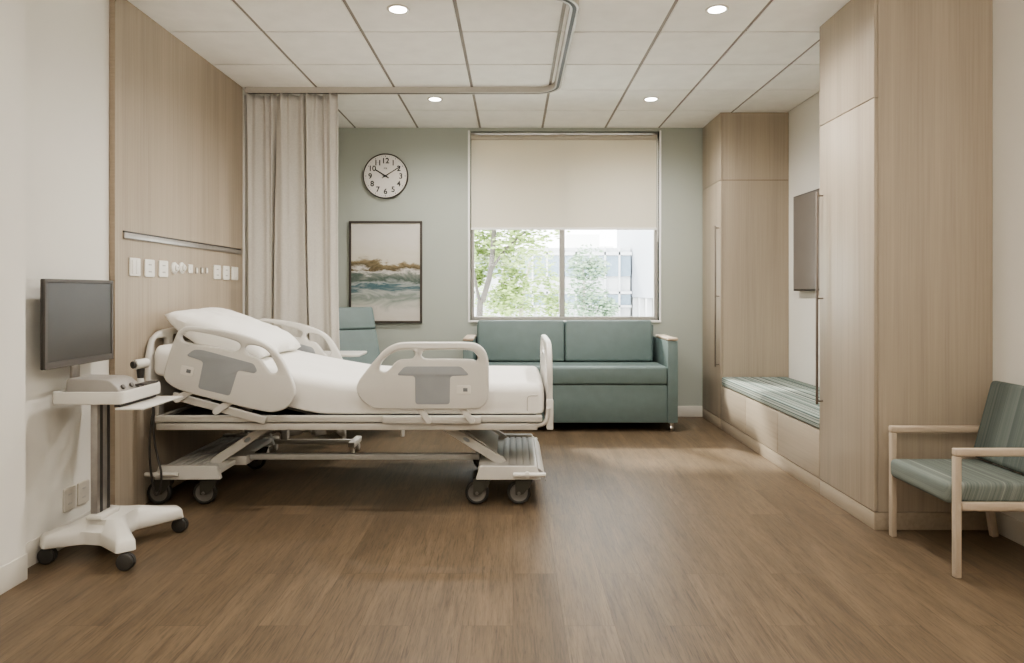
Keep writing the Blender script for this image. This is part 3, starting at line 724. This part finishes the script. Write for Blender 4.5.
# lifting arms
for y in (3.98, 4.62):
    for p0, p1 in (((-1.42, .436), (-1.765, .205)), ((-.43, .436), (-.06, .205))):
        d = V(p1[0] - p0[0], 0, p1[1] - p0[1]); n = d.normalized()
        nr = V(-n.z, 0, n.x) * .026
        a, c = V(p0[0], 0, p0[1]), V(p1[0], 0, p1[1])
        O = [a + nr, c + nr, c + n * .03, c - nr, a - nr]; O = [(v.x, v.z) for v in O]
        m_ = a + d * .42; hole = [((m_ + n * (.022 * math.cos(t)) + nr.normalized() * (.012 * math.sin(t))).x, (m_ + n * (.022 * math.cos(t)) + nr.normalized() * (.012 * math.sin(t))).z) for t in [2 * math.pi * k / 14 for k in range(14)]]
        ar = MB().plate(fillet(O, .02), [hole], y - .018, y + .018, .004).build('lift_arm', RAILM, bed)
        MB().plate([(q[0], q[1]) for q in hole], [], y - .010, y + .010, .001).build('arm_plug', PANELG, ar)
for x0, x1 in ((-1.47, -1.72), (-.36, -.10)):
    b = MB(); b.bar((x0, 4.3, .425), (x1, 4.3, .235), .50, .016, .004); b.build('lift_cover', BASEM, bed)
for xx in (-1.40, -.42):
    b = MB(); b.cyl((xx, 3.90, .445), (xx, 4.70, .445), .018, seg=14); b.build('lift_axle', RAILM, bed)
# base units: low covers with ribs, trapezoid side lips, casters, pedals
def base_unit(x0, x1, sgn):
    b = MB()
    for y0, y1 in ((3.80, 3.835), (4.645, 4.68)):
        O = [(x0 + .02 * (sgn < 0), .228), (x1 - .02 * (sgn > 0) + (.0), .228), (x1 + .02 * (sgn > 0), .148), (x0 - .02 * (sgn < 0) - .012 * (sgn > 0), .148)]
        if sgn > 0: O = [(x0 + .012, .228), (x1 - .008, .226), (x1 + .018, .15), (x0 - .012, .148)]
        else: O = [(x0 + .012, .228), (x1 - .012, .228), (x1 + .012, .15), (x0 - .012, .148)]
        b.plate(fillet(O, .008), [], y0, y1, .004)
    b.box(x0, x1, 3.836, 4.644, .175, .205, .004)
    n = 5
    for k in range(n):
        xx = x0 + (x1 - x0) * (.46 + .47 * k / (n - 1)) if sgn > 0 else x0 + (x1 - x0) * (.08 + .5 * k / (n - 1))
        b.box(xx - .016, xx + .016, 3.837, 4.643, .2045, .2125, .003)
    u = b.build('base_unit', BASEM, bed)
    if sgn > 0:
        fl = MB()
        fl.grid(lambda i, j: V(x1 + .002 + .045 * math.sin(j / 8 * 1.45), 3.84 + .80 * i / 10, .205 - .085 * (1 - math.cos(j / 8 * 1.45)) * 1.0), 11, 9)
        f = fl.build('kick_flange', BASEM, u); md = f.modifiers.new('Solidify', 'SOLIDIFY'); md.thickness = .004
    return u
base_unit(-2.015, -1.665, -1); base_unit(-.200, .140, 1)
def caster(x, y, sgn):
    r = .068; b = MB(); sx = x + .055 * sgn
    for yy in (y - .026, y + .020):
        O = [(x - .022, .147), (sx + .024 * sgn, .147), (sx + .010 * sgn, .108), (x + .022, .060), (x - .020, .056)]
        b.plate(fillet(O, .008), [], yy, yy + .006, .0015)
    b.box(min(x - .016, sx), max(x + .016, sx), y - .026, y + .026, .1345, .1455, .003)
    f = b.build('caster_fork', FORKM, bed)
    MB().lathe([(.051, -.014), (.060, -.016), (r - .001, -.010), (r, 0), (r - .001, .010), (.060, .016), (.051, .014), (.051, -.014)], (x, y, r), (0, 1, 0), 36).build('tyre', BLACKR, f)
    MB().lathe([(0, -.017), (.011, -.017), (.012, -.011), (.044, -.009), (.0498, -.013), (.0498, .013), (.044, .009), (.012, .011), (.011, .017), (0, .017)], (x, y, r), (0, 1, 0), 30).build('hub', HUBG, f)
    MB().cyl((x, y - .033, r), (x, y + .033, r), .009, seg=14, bev=.002).build('axle', HUBG, f)
for y in (3.845, 4.60):
    for x in (-2.018, -1.758): caster(x, y, 1)
    for x in (-.205, .034): caster(x, y, 1)
def pill(a, c, r): return catmull([a, c], 2, False)
for y, x0, x1 in ((3.783, .0, .185), (4.70, .06, .17)):
    MB().cyl((x0, y, .182), (x1, y, .182), .013, seg=14, bev=.006).cyl((x0 + .08, y - .012, .182), (x0 + .08, y + .016, .182), .017, seg=14, bev=.004).build('brake_pedal', BEDW, bed)
MB().cyl((-2.07, 3.783, .185), (-1.88, 3.783, .185), .012, seg=14, bev=.005).cyl((-2.0, 3.772, .185), (-2.0, 3.80, .185), .017, seg=14, bev=.004).build('brake_pedal', BEDW, bed)
MB().box(-1.66, -.205, 4.09, 4.13, .190, .224, .004).build('base_beam', BEAMM, bed)
MB().box(-1.72, -1.60, 4.04, 4.18, .17, .225, .006).build('beam_collar', RAILM, bed)
b = MB()
b.tube(catmull([(-2.02, 3.79, .60), (-2.032, 3.775, .45), (-2.035, 3.77, .38), (-2.03, 3.765, .25), (-2.01, 3.76, .12), (-1.995, 3.76, .075), (-1.975, 3.765, .10), (-1.97, 3.77, .19), (-1.995, 3.78, .28), (-2.02, 3.785, .40), (-2.026, 3.79, .58)], 6, False), .006, 8)
b.build('power_cord', BEZEL, bed)

# mattress in a fitted sheet, bent up under the head
def ztop(x): return .69 + .205 * (.06 * math.log(1 + math.exp(min(40, (-.97 - x) / .06))))
def zbot(x): return .513 + .243 * (.03 * math.log(1 + math.exp(min(40, (-1.105 - x) / .03))))
def mattress():
    mb = MB(); x0, x1, y0, y1 = -2.052, .178, 3.822, 4.778
    r = .055; sec = []
    xs = [x0 + (x1 - x0) * i / 70 for i in range(71)]
    ring = []
    def section(x, ins):
        zt, zb = ztop(x) - ins * .9, zbot(x) + ins * .5; a, c = y0 + ins, y1 - ins; rt, rb = r, .02
        pts = []
        for (cy, cz, rr, s) in ((c - rt, zt - rt, rt, 0), (a + rt, zt - rt, rt, 90), (a + rb, zb + rb, rb, 180), (c - rb, zb + rb, rb, 270)):
            for k in range(7):
                t = R(s + 90 * k / 6); pts.append((cy + rr * math.cos(t), cz + rr * math.sin(t)))
            if s == 0:
                m = 14
                for k in range(1, m):
                    f = k / m; yy = (c - rt) + (a + rt - c + rt) * f
                    pts.append((yy, zt + .004 * math.sin(math.pi * f)))
        out = []
        for y, z in pts:
            n = noise.noise(V(x * 3.1, y * 4.3, z * 4)) * .004 + noise.noise(V(x * 9, y * 7 + 5, z * 3)) * .0015
            out.append(V(x, y, z + (n if z > zb + .08 else 0)))
        return out
    rows = []
    er = .04
    for k in range(7):
        t = R(90 * k / 6); rows.append((x0 + er * (1 - math.sin(t)), er * (1 - math.cos(t)) ))
    rows = [(x0 + er * (1 - math.cos(R(15 * k))), er * (1 - math.sin(R(15 * k)))) for k in range(7)]
    rows += [(x, 0) for x in xs if x0 + er + .01 < x < x1 - er - .01]
    rows += [(x1 - er * (1 - math.cos(R(15 * k))), er * (1 - math.sin(R(15 * k)))) for k in range(6, -1, -1)]
    rings = [[mb.bm.verts.new(p) for p in section(x, i)] for x, i in rows]
    for A, B in zip(rings, rings[1:]):
        for k in range(len(A)): mb.bm.faces.new((A[k], A[(k + 1) % len(A)], B[(k + 1) % len(A)], B[k]))
    mb.bm.faces.new(rings[0]); mb.bm.faces.new(rings[-1][::-1])
    m = thing('mattress', 'thick white sheeted mattress on the hospital bed', 'mattress', (-.93, 4.3, .52))
    mb.build('fitted_sheet', LINEN, m, smooth=60)
    # stitched corner pocket at the foot
    yy = y0 - .0005; zc = Zc(395.7, yy); xa = X(527.3, yy)
    b = MB(); b.tube(catmull([(xa, yy, .535), (xa, yy, zc - .03), (xa + .004, yy, zc - .008), (xa + .022, yy, zc), (x1 - .05, yy, zc), (x1 - .03, yy + .006, zc), (x1 - .012, yy + .02, zc)], 5, False), .0028, 8)
    o = b.build('corner_seam', SEAM, m); o['label'] = 'grey stitched line of the corner pocket'
mattress()
# pillow: plump, corner-eared, lying up against the head of the bed
def pillow():
    mb = MB(); n = 44; L_, W_, T_ = .62, .72, .25
    def fn(side):
        def f(i, j):
            u, v = 2 * i / (n - 1) - 1, 2 * j / (n - 1) - 1
            p = (1 - abs(u) ** 3.6) * (1 - abs(v) ** 2.8); th = max(0, p) ** .42 * (1 + .22 * u)
            sx = 1 - .10 * (1 - abs(v) ** 2) * 0 - .05 * (1 - v * v); sy = 1 - .06 * (1 - u * u)
            cx = u * (L_ / 2) * (1 - .035 * (1 - v * v)); cy = v * (W_ / 2) * (1 - .05 * (1 - u * u))
            w = noise.noise(V(u * 2.4 + 3, v * 2.6, side * 2)) * .012 + noise.noise(V(u * 6, v * 5 + 2, side)) * .005
            edge = (max(abs(u), abs(v))) ** 6
            if side > 0: z = T_ * .37 * th + w * (1 - edge * .7)
            else: z = -T_ * .62 * th
            return V(cx, cy, z)
        return f
    mb.grid(fn(1), n, n); mb.grid(fn(-1), n, n)
    bmesh.ops.remove_doubles(mb.bm, verts=mb.bm.verts, dist=.0012)
    x, y = -1.75, 4.29
    M = Matrix.Translation((x, y, ztop(x) + .106)) @ Matrix.Rotation(R(23.5), 4, 'Y')
    bmesh.ops.transform(mb.bm, matrix=M, verts=mb.bm.verts)
    for v in mb.bm.verts: v.co.z = max(v.co.z, ztop(v.co.x) + .010)
    return tag(mb.build('pillow', PILLOWM, None, (x, y, ztop(x) + .02), smooth=180), 'plump white pillow at the raised head of the bed', 'pillow')
pillow()

# ------------------------------------------------------------------ medical cart
ct = thing('medical_cart', 'white wheeled medical cart with grey column beside the left wall', 'cart', (-1.885, 3.15, 0))
CASTM = plain('cart_caster_grey', (.05, .047, .043), .45, .15)
def cart_base():
    mb = MB()
    hub = V(-1.885, 3.17)
    tips = [(-2.075, 3.0), (-1.685, 2.93), (-1.68, 3.395), (-2.075, 3.40)]
    # closed outline of an X-shaped base, lofted from wide foot to narrow crown
    def outline(w, tipk, grow):
        tk0 = tipk
        pts = []
        for k, (tx, ty) in enumerate(tips):
            d = (V(tx, ty) - hub); L0 = d.length; d.normalize(); s = V(-d.y, d.x)
            tip = hub + d * (L0 * (tk0 - (.09 if k in (1, 2) and tk0 > .9 else 0)))
            pts += [hub + d * .085 - s * (w + grow), tip - s * w, tip + s * w, hub + d * .085 + s * (w + grow)]
        f = .92 if tipk > .9 else .35
        pts[3] = pts[3].lerp(V(-1.935, 3.02), f); pts[4] = pts[4].lerp(V(-1.845, 3.005), f)
        return fillet(pts, .014, 4)
    # order tips counter-clockwise already
    levels = [(.0755, .034, 1.08, .008), (.081, .040, 1.11, .008), (.119, .038, 1.09, .010), (.132, .031, 1.06, .010), (.152, .020, .70, .018), (.176, .012, .42, .026)]
    rings = []
    for z, w, tk, gr in levels:
        rings.append([(p.x, p.y, z + (0 if z < .1 else max(0, .02 - .10 * (V(p.x, p.y) - hub).length) * 0)) for p in outline(w, tk, gr)])
    vs = [[mb.bm.verts.new(p) for p in r] for r in rings]
    for A, B in zip(vs, vs[1:]):
        for k in range(len(A)): mb.bm.faces.new((A[k], A[(k + 1) % len(A)], B[(k + 1) % len(A)], B[k]))
    mb.bm.faces.new(vs[0][::-1]); mb.bm.faces.new(vs[-1])
    mb.build('base', WHITE, ct, smooth=50)
    for tx, ty in tips:
        b = MB(); r = .037
        for dy in (-.019, .003): b.cyl((tx, ty + dy, r), (tx, ty + dy + .016, r), r, seg=24, bev=.006)
        b.cyl((tx, ty - .006, r), (tx, ty + .006, r), .015, seg=12)
        b.plate([(tx + (r + .002) * math.cos(R(a)), r + (r + .002) * math.sin(R(a))) for a in range(-5, 146, 15)] + [(tx, r)], [], ty - .0028, ty + .0028, .0005)
        b.cyl((tx, ty, .06), (tx, ty, .0748), .010, seg=12)
        b.build('caster', CASTM, ct)
cart_base()
MB().box(-1.935, -1.86, 3.04, 3.19, .1745, .199, .01).build('column_collar', WHITE, ct)
cm = MB().box(-1.925, -1.893, 3.065, 3.165, .199, .708, .003).build('column', ALU, ct)
for y_ in (3.085, 3.14): MB().box(-1.8935, -1.8915, y_, y_ + .019, .20, .707).build('cable_slot', BEZEL, cm)
ty_ = rrect(-2.06, -1.745, 2.995, 3.35, .03)
tr_ = MB().plate(ty_, [rrect(-2.048, -1.757, 3.007, 3.338, .022)], .708, .764, .004, 'XY')
tr_.plate(rrect(-2.049, -1.756, 3.006, 3.339, .022), [], .712, .735, .001, 'XY')
tr_.build('tray', WHITE, ct)
MB().box(-1.775, -1.648, 3.0, 3.36, .683, .692, .003).build('sliding_shelf', WHITE, ct)
MB().box(-1.79, -1.765, 3.02, 3.33, .6925, .7075, .002).build('shelf_runner', BEZEL, ct)
# monitor on a bent neck
mo = thing('monitor', 'dark grey flat monitor mounted on the cart facing the bed', 'monitor', (-2.075, 3.195, .735))
MB().box(-2.050, -2.035, 2.915, 3.415, .870, 1.268, .005).build('casing', BEZEL, mo)
b = MB().plate(rrect(2.915, 3.415, .870, 1.268, .008), [[(2.932, .900), (3.400, .900), (3.400, 1.252), (2.932, 1.252)]], -2.0349, -2.027, .002, 'YZ'); b.build('bezel', plain('monitor_frame', (.10, .09, .08), .45, .05), mo)
MB().box(-2.0348, -2.0312, 2.933, 3.399, .901, 1.251).build('screen', SCREEN, mo)
MB().box(-2.064, -2.0505, 3.13, 3.19, .765, .93, .004).build('neck', METAL, mo)
MB().box(-2.085, -2.0503, 3.09, 3.24, .93, 1.05, .004).build('mount_plate', BEZEL, mo)
# diagnostic unit with knobs
KNOBM = plain('knob_dark_grey', (.14, .13, .12), .4, .05)
du = thing('medical_console', 'grey wedge-shaped medical console with two knobs on the cart tray', 'medical device', (-1.9, 3.15, .736))
b = MB(); O = [(-2.035, .7365), (-1.80, .7365), (-1.785, .745), (-1.80, .775), (-1.83, .803), (-1.86, .812), (-2.035, .815)]
b.plate(fillet(O, .012), [], 3.06, 3.235, .008); b.build('housing', plain('console_grey', (.33, .31, .285), .4, .03), du)
for y in (3.095, 3.165):
    c = V(-1.7975, y, .772); d = V(.86, 0, .5)
    k = MB().cyl(c + d * .0, c + d * .011, .0115, seg=20, bev=.003).build('knob', KNOBM, du)
MB().plate(rrect(-1.835, -1.76, 3.24, 3.33, .015), [], .7363, .742, .002, 'XY').build('pad', plain('console_pad', (.40, .37, .34), .5, .05), du)
# handheld scope standing in its holder
sc = thing('handheld_scope', 'white handheld scope with dark lens standing upright on the cart tray', 'medical device', (-1.818, 3.285, .742))
hx, hy_ = -1.818, 3.285
MB().cyl((hx, hy_, .7425), (hx, hy_, .79), .022, .014, 20).build('stand', WHITE, sc)
MB().cyl((hx, hy_, .7905), (hx, hy_, .835), .014, .019, 18).build('handle', BEZEL, sc)
MB().cyl((hx - .012, hy_ - .03, .858), (hx + .018, hy_ + .03, .862), .024, seg=24, bev=.006).build('head', WHITE, sc)
d = V(.030, .06, .004).normalized(); c = V(hx - .012, hy_ - .03, .858)
MB().cyl(c - d * .012, c - d * .0005, .018, seg=20, bev=.002).build('lens', BEZEL, sc)
o = MB().box(-1.80, -1.755, 3.20, 3.335, .7645, .772, .002).build('stylus', BEZEL, None, (-1.78, 3.27, .765)); tag(o, 'black pen-like probe lying across the cart tray rim', 'probe')

# ------------------------------------------------------------------ outside (haze is put into the pale colours)
struct(MB().box(-60, 60, 7.5, 120, -3.3, -3.0).build('ground', BOUNCEG))
def tree(x, y, name, label, trunk, leaf, blobs, nleaf, seed, size, tm=BARK):
    rnd = random.Random(seed)
    t = thing(name, label, 'tree', (x, y, -3.0), 'trees outside the window')
    b = MB()
    for pts, r0, r1 in trunk:
        P = catmull([V(*p) for p in pts], 5, False); n = len(P)
        for i in range(n - 1):
            b.cyl(P[i], P[i + 1] + (P[i + 1] - P[i]) * .1, r0 + (r1 - r0) * i / n, r0 + (r1 - r0) * (i + 1) / n, 8)
    b.build('trunk', tm, t)
    b = MB(); bm = b.bm
    for _ in range(nleaf):
        c, r = rnd.choice(blobs)
        d = V(rnd.gauss(0, 1), rnd.gauss(0, 1), rnd.gauss(0, 1)); d.normalize(); p = V(*c) + d * r * rnd.random() ** .4
        q = Matrix.Rotation(rnd.uniform(0, 6.28), 3, 'Z') @ Matrix.Rotation(rnd.uniform(-1.2, 1.2), 3, 'X')
        s = size * rnd.uniform(.6, 1.3)
        bm.faces.new([bm.verts.new(p + q @ V(*k) * s) for k in ((-.5, 0, 0), (0, -.28, .05), (.55, 0, 0), (0, .28, .05))])
    b.build('foliage', leaf, t, smooth=0, norm=False)
def WP(px, py, Y): return (X(px, Y), Y, Zc(py, Y))
Y1 = 12.0
tree(X(481, Y1), Y1, 'broadleaf_tree', 'nearest leafy tree outside the left pane with forked grey trunk',
     [([WP(478, 480, Y1), WP(479.5, 317, Y1), WP(483, 300, Y1), WP(490.5, 271, Y1), WP(494, 232, Y1), WP(497, 180, Y1)], .062, .036), ([WP(481, 305, Y1), WP(477, 290, Y1), WP(474, 270, Y1)], .036, .015), ([WP(490, 272, Y1), WP(505, 250, Y1), WP(525, 232, Y1)], .028, .012)],
     LEAF1, [(WP(507, 240, Y1 + .3), .42), (WP(520, 240, Y1), .5), (WP(477, 240, Y1 + .7), .35), (WP(507, 265, Y1 + .5), .36), (WP(476, 278, Y1 + .7), .2), (WP(515, 285, Y1 + .3), .3), (WP(503, 300, Y1 + .6), .3), (WP(485, 245, Y1 + .8), .38), (WP(488, 262, Y1 + .9), .3), (WP(510, 212, Y1), .9), (WP(490, 200, Y1), .9), (WP(540, 215, Y1), .6)], 4200, 3, .11)
Y2 = 18.0
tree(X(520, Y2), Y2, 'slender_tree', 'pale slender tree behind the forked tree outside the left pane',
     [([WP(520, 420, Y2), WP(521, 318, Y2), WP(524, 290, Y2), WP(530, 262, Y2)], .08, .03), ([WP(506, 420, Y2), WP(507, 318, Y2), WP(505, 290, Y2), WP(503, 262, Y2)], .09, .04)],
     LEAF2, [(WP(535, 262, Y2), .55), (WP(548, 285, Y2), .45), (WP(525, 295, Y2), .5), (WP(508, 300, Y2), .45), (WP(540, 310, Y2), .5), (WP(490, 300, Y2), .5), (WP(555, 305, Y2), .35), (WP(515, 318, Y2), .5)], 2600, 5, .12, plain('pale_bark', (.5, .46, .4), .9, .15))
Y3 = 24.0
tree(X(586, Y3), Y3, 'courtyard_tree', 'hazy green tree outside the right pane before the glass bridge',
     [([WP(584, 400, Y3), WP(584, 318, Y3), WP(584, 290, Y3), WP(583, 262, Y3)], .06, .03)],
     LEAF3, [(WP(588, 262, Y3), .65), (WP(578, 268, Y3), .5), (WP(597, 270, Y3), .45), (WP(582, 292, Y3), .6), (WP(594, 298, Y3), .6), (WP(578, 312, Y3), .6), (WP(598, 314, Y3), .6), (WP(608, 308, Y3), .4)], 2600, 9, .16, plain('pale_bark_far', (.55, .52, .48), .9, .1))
# glazed link bridge and white block across the courtyard
Y4 = 40.0
br = thing('glass_bridge', 'blue-grey glazed link building across the courtyard outside', 'building', (2, Y4, -3))
MB().box(-4, 7.0, Y4 + .2, Y4 + 5, -3, 3.85).build('block', CONC, br)
b = MB()
for z0, z1 in ((.45, 1.9), (1.95, 2.0), (2.15, 3.35)): 
    if z1 - z0 > .1: b.box(-4, 7.0, Y4 + .05, Y4 + .19, z0 if z0 > 1 else .45, z1 if z0 > 1 else 1.05)
b.box(-4, 7.0, Y4 + .05, Y4 + .19, -2.2, -.4); b.build('glazing', GLZ, br)
b = MB()
for k in range(13):
    xx = -4 + k * .86; b.box(xx - .05, xx + .05, Y4 - .1, Y4 + .04, -3, 3.9)
b.build('mullions', CONC, br)
MB().box(-4, 7.05, Y4 - .1, Y4 + .04, 3.4, 3.6).box(-4, 7.05, Y4 - .1, Y4 + .04, 1.1, 1.25).box(-4, 7.05, Y4 - .1, Y4 + .04, .3, .42).build('ledges', CONC, br)
wb = thing('office_block', 'plain white building block at the right edge of the window view', 'building', (9, 35, -3))
MB().box(7.1, 14, 27, 46, .9, 12).build('wall', plain('white_cladding', (.36, .375, .41), .7, .02), wb)
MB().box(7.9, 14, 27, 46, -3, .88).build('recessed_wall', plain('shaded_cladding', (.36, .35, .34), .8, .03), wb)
for k in range(9): MB().box(7.15, 7.45, 28 + k * 2, 28.35 + k * 2, -3, .88).build('column', CONC, wb)
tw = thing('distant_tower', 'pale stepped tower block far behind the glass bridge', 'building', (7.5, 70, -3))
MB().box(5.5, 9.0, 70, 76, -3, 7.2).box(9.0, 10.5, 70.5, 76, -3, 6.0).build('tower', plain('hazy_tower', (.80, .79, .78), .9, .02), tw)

# ------------------------------------------------------------------ light
w = bpy.data.worlds.new('sky'); bpy.context.scene.world = w; w.use_nodes = True
nt = w.node_tree; bg = nt.nodes['Background']
tc = N(nt, 'ShaderNodeTexCoord'); sx = N(nt, 'ShaderNodeSeparateXYZ'); L(nt, tc.outputs['Generated'], sx.inputs[0])
L(nt, ramp(nt, sx.outputs['Z'], [(.0, (.98, .98, .97)), (.5, (.95, .98, 1.0))]), bg.inputs['Color'])
bg.inputs['Strength'].default_value = 5.0
def light(name, typ, loc, energy, color=(1, .96, .905), rot=(0, 0, 0), **kw):
    d = bpy.data.lights.new(name, typ); d.energy = energy; d.color = color
    for k, v in kw.items(): setattr(d, k, v)
    o = bpy.data.objects.new(name, d); col.objects.link(o); o.location = loc; o.rotation_euler = rot
    return o
so = light('sun', 'SUN', (-10, 20, 20), 5.0, (1, .94, .84), angle=R(4))
so.rotation_euler = V(.7, -1.2, -1.1).to_track_quat('-Z', 'Y').to_euler()
for i, (x, y) in enumerate(((-.645, 3.78), (1.146, 3.78), (-.642, 5.54), (1.136, 5.54), (-.645, 2.02), (1.146, 2.02), (-.645, .3), (1.146, .3))):
    light('downlight_lamp', 'SPOT', (x, y, H - .03), 64 if y > 3 else 14, spot_size=R(168), spot_blend=.9, shadow_soft_size=.06)
light('rear_fill_uplight', 'AREA', (.2, YN + .6, 1.9), 100, (1, .955, .89), V(0, .22, .97).to_track_quat('-Z', 'Y').to_euler(), shape='RECTANGLE', size=3.6, size_y=1.6)  # added unseen fill behind the camera, aimed up to brighten the ceiling
light('overhead_fill', 'AREA', (.2, .6, H - .02), 10, (1, .96, .90), shape='RECTANGLE', size=3.2, size_y=2.4)  # added fill overhead, out of view; no fixture stands here

cam = bpy.data.cameras.new('camera'); co = bpy.data.objects.new('camera', cam); col.objects.link(co)
co.location = (0, 0, EYE); co.rotation_euler = (R(90), 0, 0)
cam.sensor_width = 36; cam.sensor_fit = 'HORIZONTAL'; cam.lens = 36 * F / 1024
cam.shift_x = -(CX - 512) / 1024; cam.shift_y = -(331.5 - HY) / 1024
cam.clip_start = .05; cam.clip_end = 300
s = bpy.context.scene; s.camera = co
s.view_settings.view_transform = 'AgX'; s.view_settings.look = 'AgX - Medium High Contrast'; s.view_settings.exposure = 0.8
s.cycles.use_denoising = True; s.cycles.denoising_input_passes = 'RGB_ALBEDO_NORMAL'; s.cycles.denoising_prefilter = 'ACCURATE'
s.cycles.max_bounces = 10; s.cycles.diffuse_bounces = 6; s.cycles.transparent_max_bounces = 12
